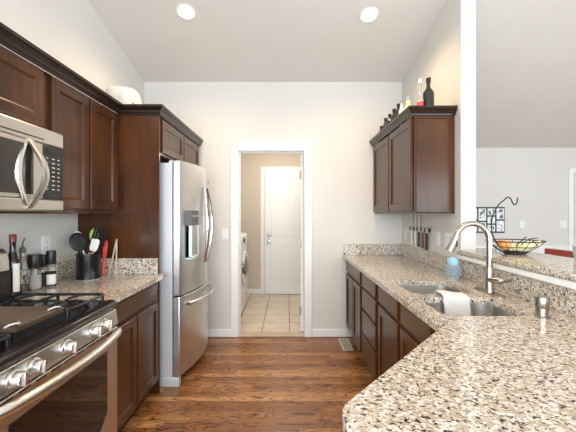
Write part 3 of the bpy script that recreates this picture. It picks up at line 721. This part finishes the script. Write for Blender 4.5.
# ------------------------------------------------------------------ right upper cabinet
uc = upper_cab('upper_cabinet', 'dark wooden two-door wall cabinet with bottles on top on the right', RX-0.002, 0.969, 2.507, 3.655, 1.372, 2.13, [(2.53, 3.07), (3.09, 3.635)], -1, 1.395, 2.112)
front_panel('end_panel', uc, (0.972, 2.5065), (1, 0), (0, -1), 0.262, 1.374, 2.108, 0.0, 0.006)
m = sweep(MB(), [(1.276, 2.4995), (0.949, 2.4995), (0.949, 3.656)][::-1], [(o, z-0.010 if z > 2.14 else z) for o, z in CP])
m.build('crown_moulding', 'crown', uc, 0, False)

def bottle(name, label, x, y, z, h, r, glass, neck=0.36, cap='black', lab=None, group=None, cat='bottle', nr=None, lr=(0.18, 0.72)):
    t = thing(name, label, cat, (x, y, z), group); nr = nr or r*0.38; hb_ = h*(1-neck)
    MB().lathe([(r*0.9, 0), (r, 0.006), (r, hb_*0.92), (r*0.92, hb_), (nr*1.15, hb_+h*neck*0.30), (nr, hb_+h*neck*0.42), (nr, h*0.93), (nr*1.1, h*0.94), (nr*1.1, h*0.955)], (x, y, z), 20).build('body', glass, t)
    MB().lathe([(nr*1.2, h*0.88), (nr*1.22, h*0.985), (nr, h)], (x, y, z), 16).build('cap', cap, t)
    if lab: MB().lathe([(r+0.0008, hb_*lr[0]), (r+0.0008, hb_*lr[1])], (x, y, z), 24, cap=False).build('paper_label', lab, t)
    return t
TZ = 2.1315
dk = ['small dark bottle closest to the back wall on the right cabinet', 'second small dark bottle from the back wall on the right cabinet',
      'third small dark bottle from the back wall on the right cabinet', 'fourth small dark bottle from the back wall on the right cabinet',
      'slim dark bottle next to the pale bottle on the right cabinet']
for (y, h, r), lb_ in zip(((3.50, 0.175, 0.028), (3.345, 0.215, 0.030), (3.21, 0.215, 0.028), (3.075, 0.222, 0.032), (2.965, 0.235, 0.024)), dk):
    bottle('bottle', lb_, 1.002, y, TZ, h, r, 'bottle', 0.34, 'black', None, 'bottles on top of the right cabinet', nr=r*0.5)
bottle('bottle', 'pale cream bottle beside the yellow bottle on the right cabinet', 1.002, 2.875, TZ, 0.235, 0.026, 'creamp', 0.38, 'nickel', None, 'bottles on top of the right cabinet')
bottle('bottle', 'stout yellow bottle with grey cap on the right cabinet', 1.012, 2.745, TZ, 0.215, 0.040, 'yellow', 0.45, 'grey', None, 'bottles on top of the right cabinet', nr=0.020)
bottle('bottle', 'slim clear swing-top bottle with red label on the right cabinet', 1.038, 2.568, TZ, 0.295, 0.024, 'glass', 0.55, 'creamp', 'red', 'bottles on top of the right cabinet', nr=0.010, lr=(0.45, 0.85))
bottle('wine_bottle', 'tall dark wine bottle at the near end of the right cabinet', 1.105, 2.572, TZ, 0.305, 0.042, 'bottle', 0.37, 'black', None, 'bottles on top of the right cabinet', nr=0.015)

# knife strip and knives
ks = tag(box('knife_strip', 'black', None, RX-0.014, RX-0.001, 2.93, 3.41, 1.205, 1.24, 0.003), 'black magnetic knife strip on the wall under the right cabinet', 'knife rack')
def knife(y, blade, handle, mat, label, hw=0.012):
    t = thing('kitchen_knife', label, 'knife', (RX-0.020, y, 1.20), 'knives on the magnetic strip')
    x = RX-0.0170
    b = [(y-0.013, 1.195), (y+0.013, 1.195), (y+0.013, 1.195+blade*0.7), (y+0.002, 1.195+blade), (y-0.013, 1.195+blade*0.93)]
    MB().loft([[(xx, a, z) for a, z in b] for xx in (x-0.001, x+0.001)]).build('blade', 'steel', t)
    MB().loft([[(x+dx_, y+dy_, z) for dx_, dy_ in ((-0.009, -w_), (0.002, -w_), (0.002, w_), (-0.009, w_))] for z, w_ in ((1.195-handle, hw*0.8), (1.195-handle*0.93, hw*1.1), (1.195-handle*0.5, hw*0.85), (1.195-0.02, hw), (1.197, hw*0.9))]).build('handle', mat, t, 0.002)
knife(3.33, 0.17, 0.135, 'creamp', 'white-handled knife at the far end of the magnetic strip', 0.016)
knife(3.235, 0.17, 0.135, 'creamp', 'white-handled knife next to the black-handled knives on the strip', 0.016)
knife(3.15, 0.165, 0.14, 'black', 'long-bladed black-handled knife in the middle of the strip', 0.017)
knife(3.06, 0.06, 0.145, 'capred', 'short red-handled knife on the magnetic strip', 0.017)
knife(2.975, 0.06, 0.15, 'black', 'short black-handled knife at the near end of the magnetic strip', 0.020)

# ------------------------------------------------------------------ outlets and switches
def wall_plate(name, label, cat, c, u, n_, w_, h, gangs, kind):
    """c centre on wall, u width axis, n_ outward normal"""
    c, u, n_ = Vector(c), Vector(u), Vector(n_); t = thing(name, label, cat, c)
    def slab(a0, a1, z0, z1, d0, d1, nm, mt, bev):
        rs = [[c+u*a+n_*d+Vector((0, 0, z)) for a, z in ((a0, z0), (a1, z0), (a1, z1), (a0, z1))] for d in (d0, d1)]
        return MB().loft(rs).build(nm, mt, t, bev)
    slab(-w_/2, w_/2, -h/2, h/2, 0.0005, 0.006, 'plate', 'plate', 0.002)
    for g in range(gangs):
        a = (g-(gangs-1)/2)*0.046
        if kind == 'switch' or (kind == 'mixed' and g == 0): slab(a-0.016, a+0.016, -0.033, 0.033, 0.0062, 0.009, 'rocker', 'washer', 0.001)
        else:
            for z in (-0.02, 0.02):
                slab(a-0.014, a+0.014, z-0.014, z+0.014, 0.0062, 0.0075, 'socket', 'washer', 0.001)
                for q_ in (-0.006, 0.006): slab(a+q_-0.0012, a+q_+0.0012, z-0.003, z+0.006, 0.0076, 0.0079, 'slot', 'rubber', 0)
wall_plate('wall_outlet', 'white wall outlet above the left granite backsplash', 'outlet', (LX, 2.17, 1.165), (0, 1, 0), (1, 0, 0), 0.075, 0.118, 1, 'outlet')
wall_plate('light_switch', 'white light switch on the back wall beside the doorway', 'switch', (-0.70, BY, 1.145), (1, 0, 0), (0, -1, 0), 0.075, 0.118, 1, 'switch')
wall_plate('light_switch', 'white switch plate on the right wall nearer the knives', 'switch', (RX, 2.785, 1.16), (0, 1, 0), (-1, 0, 0), 0.078, 0.12, 1, 'switch')
wall_plate('wall_outlet', 'wide white outlet plate on the right wall near its free edge', 'outlet', (RX, 2.600, 1.16), (0, 1, 0), (-1, 0, 0), 0.120, 0.12, 2, 'outlet')
wall_plate('wall_outlet', 'white outlet low on the right wall in the back corner', 'outlet', (RX, 3.545, 1.16), (0, 1, 0), (-1, 0, 0), 0.075, 0.118, 1, 'outlet')
wall_plate('light_switch', 'white switch plate on the dining wall near the photo collage', 'switch', (3.845, 5.38, 1.20), (1, 0, 0), (0, -1, 0), 0.075, 0.118, 1, 'switch')
wall_plate('light_switch', 'white double switch plate on the dining wall beside the door', 'switch', (4.52, 5.38, 1.20), (1, 0, 0), (0, -1, 0), 0.115, 0.118, 2, 'switch')

# ------------------------------------------------------------------ floor register
vt = thing('floor_vent', 'beige metal floor vent by the right cabinets at the back wall', 'vent', (0.61, 3.44, 0))
MB().plate([rrect(0.555, 0.665, 3.29, 3.60, 0.006), rrect(0.573, 0.647, 3.31, 3.435, 0.002), rrect(0.573, 0.647, 3.455, 3.58, 0.002)], 0.0005, 0.006).build('frame', 'vent', vt)
sl = MB()
for i in range(11):
    for y0 in (3.31, 3.455): y = y0+0.006+i*0.0113; sl.box(0.573, 0.647, y, y+0.0035, 0.001, 0.004)
sl.build('slats', 'vent', vt); box('duct', 'toe', vt, 0.572, 0.648, 3.309, 3.581, 0.0003, 0.0009)

# ------------------------------------------------------------------ left worktop clutter
CZ = 0.9145
ob = bottle('oil_bottle', 'tall dark oil bottle with red cap beside the range', -1.508, 1.800, CZ, 0.345, 0.030, 'oil', 0.42, 'capred', None, 'bottles and jars beside the range', nr=0.0145)
lm = MB(); n = 10
lm.loft([[(-1.508+0.0308*math.cos(a), 1.80+0.0308*math.sin(a), CZ+z) for a in [-0.85+1.6*i/n for i in range(n+1)]] for z in (0.03, 0.185)], False, False).build('paper_label', 'paper', ob)
cr = thing('cruet', 'clear glass oil cruet with steel pouring spout behind dark bottle', 'bottle', (-1.535, 1.90, CZ), 'bottles and jars beside the range')
MB().lathe([(0.026, 0), (0.028, 0.005), (0.028, 0.15), (0.014, 0.20), (0.012, 0.235)], (-1.535, 1.90, CZ), 20).build('body', 'glass', cr)
MB().lathe([(0.024, 0.004), (0.024, 0.05)], (-1.535, 1.90, CZ), 20).build('oil', 'griddle', cr)
MB().lathe([(0.016, 0.23), (0.018, 0.245), (0.012, 0.262), (0.004, 0.268)], (-1.535, 1.90, CZ), 14).tube(bez([(-1.535, 1.90, CZ+0.26), (-1.532, 1.90, CZ+0.29), (-1.522, 1.90, CZ+0.315)], 5), 0.004, 8).build('spout', 'rubber', cr)
def grinder(label, x, y, h, r, fill, band):
    t = thing('spice_grinder', label, 'grinder', (x, y, CZ), 'bottles and jars beside the range')
    MB().lathe([(r*0.96, 0), (r, 0.004), (r, h*0.62)], (x, y, CZ), 24).build('jar', 'glass', t)
    MB().lathe([(r*0.86, 0.006), (r*0.86, h*0.42)], (x, y, CZ), 20).build('contents', fill, t)
    MB().lathe([(r*1.0, h*0.62), (r*1.05, h*0.64), (r*1.05, h*0.95), (r*0.96, h), (0, h)], (x, y, CZ), 24).build('lid', 'black', t)
    if band: MB().lathe([(r+0.0008, h*0.06), (r+0.0008, h*0.34)], (x, y, CZ), 24, cap=False).build('paper_label', 'paper', t)
grinder('wide black-lidded grinder beside the glass cruet', -1.530, 1.985, 0.212, 0.034, 'salt', False)
grinder('black-lidded grinder between the other two grinders', -1.545, 2.075, 0.200, 0.028, 'pepper', False)
grinder('slim black-lidded grinder with white label, nearest the outlet', -1.495, 2.075, 0.225, 0.026, 'pepper', True)

ck = thing('utensil_crock', 'glossy black crock full of cooking utensils', 'crock', (-1.395, 2.30, CZ))
MB().lathe([(0.070, 0), (0.076, 0.004), (0.076, 0.165), (0.081, 0.170), (0.081, 0.180), (0.072, 0.180), (0.070, 0.17), (0.069, 0.012), (0.0, 0.010)], (-1.395, 2.30, CZ), 32, cap=False).build('pot', 'enamel', ck)
MB().lathe([(0.0, 0.0002), (0.070, 0.0002), (0.078, 0.0008), (0.078, 0.0055), (0.0765, 0.0055)], (-1.395, 2.30, CZ), 32, cap=False).build('base_ring', 'grey', ck)
def utensil(name, label, foot, head, hm_, mat, hmat, shape, tilt=0.0):
    """foot inside the crock, head centre above"""
    t = thing(name, label, 'utensil', foot, 'utensils in the black crock'); f, h = Vector(foot), Vector(head)
    d = (h-f).normalized(); side = Vector((d.z, 0, -d.x)).normalized(); nrm = d.cross(side).normalized()
    L = (h-f).length
    MB().tube([f, f+d*(L-hm_*0.9)], 0.005, 8).build('handle', hmat, t)
    hd_ = MB()
    if shape == 'disc':
        rs = []
        for k, off in ((0.15, 0.012), (0.5, 0.010), (0.85, 0.005), (1.0, 0.0), (0.98, -0.003), (0.5, 0.007), (0.15, 0.009)):
            rs.append([h+side*math.cos(a)*hm_*k*0.92+d*math.sin(a)*hm_*k+nrm*off for a in [2*PI*i/24 for i in range(24)]])
        hd_.loft(rs, True); ob_ = hd_.build('head', mat, t)
        hl = MB()
        for i in range(-3, 4):
            for j in range(-3, 4):
                if i*i+j*j < 11:
                    c = h+side*i*hm_*0.23+d*j*hm_*0.23-nrm*0.0; hl.tube([c+nrm*-0.006, c+nrm*-0.004+nrm*0.018], hm_*0.06, 6)
        hl.build('strainer_holes', 'rubber', ob_)
    elif shape == 'spoon':
        rs = []
        for k, off in ((0.1, 0.010), (0.7, 0.006), (1.0, 0.0), (0.97, -0.003), (0.6, 0.003), (0.1, 0.007)):
            rs.append([h+side*math.cos(a)*hm_*k*0.62+d*math.sin(a)*hm_*k+nrm*off for a in [2*PI*i/20 for i in range(20)]])
        hd_.loft(rs).build('head', mat, t)
    else:
        q = 0.62 if shape == 'flat' else 0.75
        if shape == 'flat':
            pr = [(-q*0.7, -1), (q*0.7, -1), (q, -0.5), (q, 0.75), (q*0.6, 1), (-q, 0.85), (-q, -0.5)]
            hd_.loft([[h+side*a*hm_+d*b*hm_+nrm*o_ for a, b in pr] for o_ in (-0.0025, 0.0025)]).build('head', mat, t, 0.001)
        else:   # slotted turner: bars within a border
            for i in range(5):
                a0 = -q+i*q*2/4.5; hd_.loft([[h+side*a*hm_+d*b*hm_+nrm*o_ for a, b in ((a0, -0.8), (a0+q*0.25, -0.8), (a0+q*0.25, 0.8), (a0, 0.8))] for o_ in (-0.003, 0.003)])
            for b0, b1 in ((-1, -0.75), (0.75, 1)): hd_.loft([[h+side*a*hm_+d*b*hm_+nrm*o_ for a, b in ((-q, b0), (q*1.05, b0), (q*1.05, b1), (-q, b1))] for o_ in (-0.003, 0.003)])
            hd_.build('head', mat, t)
    return t
zf = CZ+0.020
utensil('slotted_spoon', 'round black perforated skimmer in the crock', (-1.385, 2.275, zf), (-1.436, 2.248, 1.178), 0.066, 'black', 'black', 'disc')
utensil('spatula', 'black slotted turner standing tallest in the crock', (-1.410, 2.33, zf), (-1.342, 2.335, 1.208), 0.062, 'black', 'black', 'slotted')
utensil('cooking_spoon', 'cream spoon behind the round black skimmer in the crock', (-1.375, 2.31, zf), (-1.480, 2.325, 1.195), 0.058, 'creamp', 'creamp', 'spoon')
utensil('cooking_spoon', 'lime green spoon at the back of the crock', (-1.40, 2.345, zf), (-1.395, 2.365, 1.215), 0.052, 'lime', 'lime', 'spoon')
utensil('spatula', 'small white spatula in front of the black turner in the crock', (-1.415, 2.29, zf), (-1.343, 2.282, 1.155), 0.045, 'creamp', 'red', 'flat')
rs_ = thing('spatula', 'red-handled spatula leaning upright beside the black crock', 'utensil', (-1.34, 2.42, CZ))
MB().tube(bez([(-1.352, 2.402, CZ+0.014), (-1.350, 2.403, CZ+0.05), (-1.346, 2.404, CZ+0.10), (-1.342, 2.405, CZ+0.125)], 4), [0.011]+[0.0125]*8+[0.010, 0.008, 0.007, 0.007], 12).build('handle', 'red', rs_)
MB().loft([[(-1.344+a+0.012*k, 2.405+o_, CZ+0.125+0.135*k) for a, o_ in ((-w_, -0.003), (w_, -0.003), (w_, 0.003), (-w_, 0.003))] for k, w_ in ((0, 0.009), (0.3, 0.014), (0.9, 0.017), (1, 0.010))]).build('blade', 'red', rs_, 0.001)
tg = thing('tongs', 'pale wooden tongs leaning on the dark panel right of the crock', 'utensil', (-1.30, 2.44, CZ))
for s_ in (-1, 1):
    MB().loft([[(-1.295+s_*(0.026*(1-k))+0.006*k+a, 2.43+0.045*k+o_, CZ+0.003+0.265*k) for a, o_ in ((-0.005, -0.003), (0.005, -0.003), (0.005, 0.003), (-0.005, 0.003))] for k in (0, 0.4, 0.8, 1)]).build('arm', 'sand', tg, 0.001)

# ------------------------------------------------------------------ bar: fruit basket, fruit, tumbler, stool
BZ = 1.1085; fxc, fyc = 1.49, 2.15
fb = thing('fruit_basket', 'black wire fruit basket with banana hook on the bar top', 'basket', (fxc, fyc, BZ))
def oring(rx, ry, z, n=32): return [(fxc+rx*math.cos(2*PI*i/n), fyc+ry*math.sin(2*PI*i/n), z) for i in range(n)]
bk = MB(); bk.tube(oring(0.176, 0.135, BZ+0.086), 0.0035, 8, True); bk.tube(oring(0.075, 0.06, BZ+0.012), 0.0032, 8, True); bk.tube(oring(0.135, 0.10, BZ+0.050), 0.0022, 6, True)
for i in range(16):
    a = 2*PI*i/16; c, s_ = math.cos(a), math.sin(a)
    bk.tube(bez([(fxc+0.075*c, fyc+0.06*s_, BZ+0.012), (fxc+0.135*c, fyc+0.10*s_, BZ+0.050), (fxc+0.176*c, fyc+0.135*s_, BZ+0.086)], 4), 0.0020, 6)
for i in range(-2, 3): bk.tube([(fxc+0.026*i, fyc-0.058*math.sqrt(max(0, 1-(0.026*i/0.075)**2)), BZ+0.012), (fxc+0.026*i, fyc+0.058*math.sqrt(max(0, 1-(0.026*i/0.075)**2)), BZ+0.012)], 0.002, 6)
bk.build('wire_bowl', 'wire', fb)
MB().tube([(x, y, BZ+0.004) for x, y, z in oring(0.06, 0.05, 0)], 0.0035, 8, True).build('foot_ring', 'wire', fb)
MB().tube(bez([(1.49, 2.207, BZ+0.012), (1.425, 2.20, 1.150), (1.362, 2.18, 1.235), (1.345, 2.16, 1.33), (1.373, 2.15, 1.416), (1.420, 2.15, 1.462), (1.445, 2.15, 1.480), (1.462, 2.15, 1.470), (1.480, 2.15, 1.436), (1.492, 2.15, 1.432), (1.504, 2.15, 1.446), (1.508, 2.15, 1.478)], 6), 0.0042, 10).build('banana_hook', 'wire', fb)
lf = MB()
for pts in ([(1.435, 2.06, 1.168), (1.46, 2.045, 1.205), (1.49, 2.045, 1.228)], [(1.455, 2.045, 1.175), (1.50, 2.04, 1.212), (1.555, 2.04, 1.220)], [(1.52, 2.03, 1.205), (1.545, 2.04, 1.185), (1.56, 2.045, 1.165)]):
    lf.tube(bez(pts, 6), 0.003, 8)
lf.build('leaf_scrolls', 'wire', fb)
for (x, y, z, lb_) in ((1.412, 2.125, BZ+0.060, 'orange at the left end of the fruit basket'), (1.440, 2.20, BZ+0.060, 'orange lying further back in the fruit basket')):
    t = tag(MB().sphere((x, y, z), 0.033, (1, 1, 0.95), 20).build('orange', 'orange'), lb_, 'fruit', 'fruit in the basket')
    MB().lathe([(0.004, z+0.033), (0.005, z+0.0345), (0, z+0.0352)], (x, y, 0), 8).build('stem_end', 'bananatip', t)
def banana(y, dz, label):
    pts = bez([(1.46, y+0.01, BZ+0.050+dz), (1.51, y, BZ+0.036+dz), (1.56, y, BZ+0.038+dz), (1.61, y+0.005, BZ+0.062+dz)], 5); n = len(pts)
    rr = [0.007+0.0115*math.sin(PI*min(1, max(0, (i+0.6)/(n+0.4))))**0.6 for i in range(n)]
    t = tag(MB().tube(pts, rr, 10).build('banana', 'banana'), label, 'fruit', 'fruit in the basket')
    MB().tube([pts[-1], pts[-1]+(pts[-1]-pts[-2]).normalized()*0.018], 0.0045, 8).build('stem', 'bananatip', t)
banana(2.085, 0.022, 'banana at the near side of the fruit basket'); banana(2.135, 0.0, 'banana in the middle of the fruit basket'); banana(2.19, 0.014, 'banana at the far side of the fruit basket')
tm = MB().lathe([(0.026, 0), (0.028, 0.004), (0.034, 0.082), (0.031, 0.082), (0.025, 0.008), (0, 0.007)], (1.660, 1.86, BZ), 24, cap=False)
tag(tm.build('tumbler', 'greeng'), 'pale green glass tumbler at the right end of the bar top', 'glass')

bs = thing('bar_stool', 'red-brown wooden bar stool behind the raised bar', 'stool', (1.93, 2.45, 0))
MB().loft([[(x, y, z) for x, y in rrect(1.75, 2.11, 2.27, 2.63, 0.05)] for z in (0.74, 0.775)]).build('seat', 'redwood', bs, 0.008)
for lx, ly in ((1.785, 2.305), (1.785, 2.595)): MB().loft([[(lx+a-k*0.03, ly+b+(0.02*k if ly > 2.4 else -0.02*k), 0.74*(1-k)) for a, b in ((-0.018, -0.018), (0.018, -0.018), (0.018, 0.018), (-0.018, 0.018))] for k in (0, 1)]).build('leg', 'redwood', bs, 0.003)
for ly in (2.305, 2.595): MB().loft([[(2.06+a+ox, ly+b, z) for a, b in ((-0.018, -0.016), (0.018, -0.016), (0.018, 0.016), (-0.018, 0.016))] for z, ox in ((0, 0.04), (0.74, 0.0), (0.78, 0.0), (1.06, 0.04))]).build('leg', 'redwood', bs, 0.003)
MB().loft([[(2.068+a+0.03*math.sin(PI*k), 2.27+0.36*k, z) for a, z in ((-0.012, 1.00), (0.012, 1.00), (0.016, 1.095), (-0.008, 1.095))] for k in [i/10 for i in range(11)]]).build('backrest', 'redwood', bs, 0.003)
for y in (2.305, 2.595): MB().tube([(1.772, y, 0.28), (2.083, y, 0.28)], 0.012, 8).build('stretcher', 'redwood', bs)
MB().tube([(1.768, 2.30, 0.22), (1.768, 2.60, 0.22)], 0.012, 8).build('stretcher', 'redwood', bs)

# ------------------------------------------------------------------ photo collage on the dining wall
fx0, fx1, fz0, fz1 = 2.95, 3.552, 1.06, 1.485
pf_ = thing('photo_collage', 'black multi-photo collage frame on the dining wall', 'picture frame', (3.25, 5.36, 1.06))
cells = []
for c, hs_ in enumerate(([0.5, 0.5], [0.56, 0.44], [0.34, 0.33, 0.33], [0.5, 0.5])):
    x0 = fx0+0.012+c*0.1475; z = fz1-0.012
    for h in hs_: dz_ = (fz1-fz0-0.024)*h; cells.append((x0+0.004, x0+0.1475-0.004, z-dz_+0.004, z-0.004)); z -= dz_
MB().box(fx0, fx1, 5.362, 5.379, fz0, fz1).build('frame', 'black', pf_, 0.003)
for i, (x0, x1, z0, z1) in enumerate(cells):
    p = box('mat_board', 'plate', pf_, x0+0.010, x1-0.010, 5.3595, 5.3625, z0+0.010, z1-0.010)
    box('photo', 'photo%d' % (i % 8), p, x0+0.026, x1-0.026, 5.3585, 5.3600, z0+0.022, z1-0.022)

# ------------------------------------------------------------------ washing machine in the laundry
wm = thing('washing_machine', 'white front-loading washing machine in the laundry room', 'washing machine', (-1.0, 4.6, 0))
MB().box(-1.36, -0.615, 4.28, 4.96, 0.02, 1.09).build('body', 'washer', wm, 0.02)
MB().box(-1.34, -0.64, 4.30, 4.94, 0.0, 0.02).build('plinth', 'black', wm)
cpw = MB().box(-0.62, -0.606, 4.30, 4.94, 0.95, 1.07).build('control_panel', 'washer', wm, 0.006)
MB().lathe([(0.036, 0), (0.034, 0.022), (0, 0.024)], (-0.606, 4.52, 1.01), 20, 'X').build('dial', 'rubber', cpw)
rg = MB().lathe([(0.24, 0), (0.245, 0.012), (0.235, 0.034), (0.205, 0.042), (0.18, 0.030), (0.17, 0.012)], (-0.616, 4.62, 0.62), 40, 'X', False).build('door_ring', 'chrome', wm)
MB().lathe([(0.19, 0.004), (0.178, 0.026), (0.13, 0.040), (0.06, 0.048), (0, 0.050)], (-0.616, 4.62, 0.62), 36, 'X').build('door_glass', 'glassblk', rg)
MB().tube(bez([(-0.585, 4.40, 0.56), (-0.562, 4.395, 0.62), (-0.585, 4.40, 0.68)], 5), 0.010, 8).build('door_handle', 'rubber', rg)
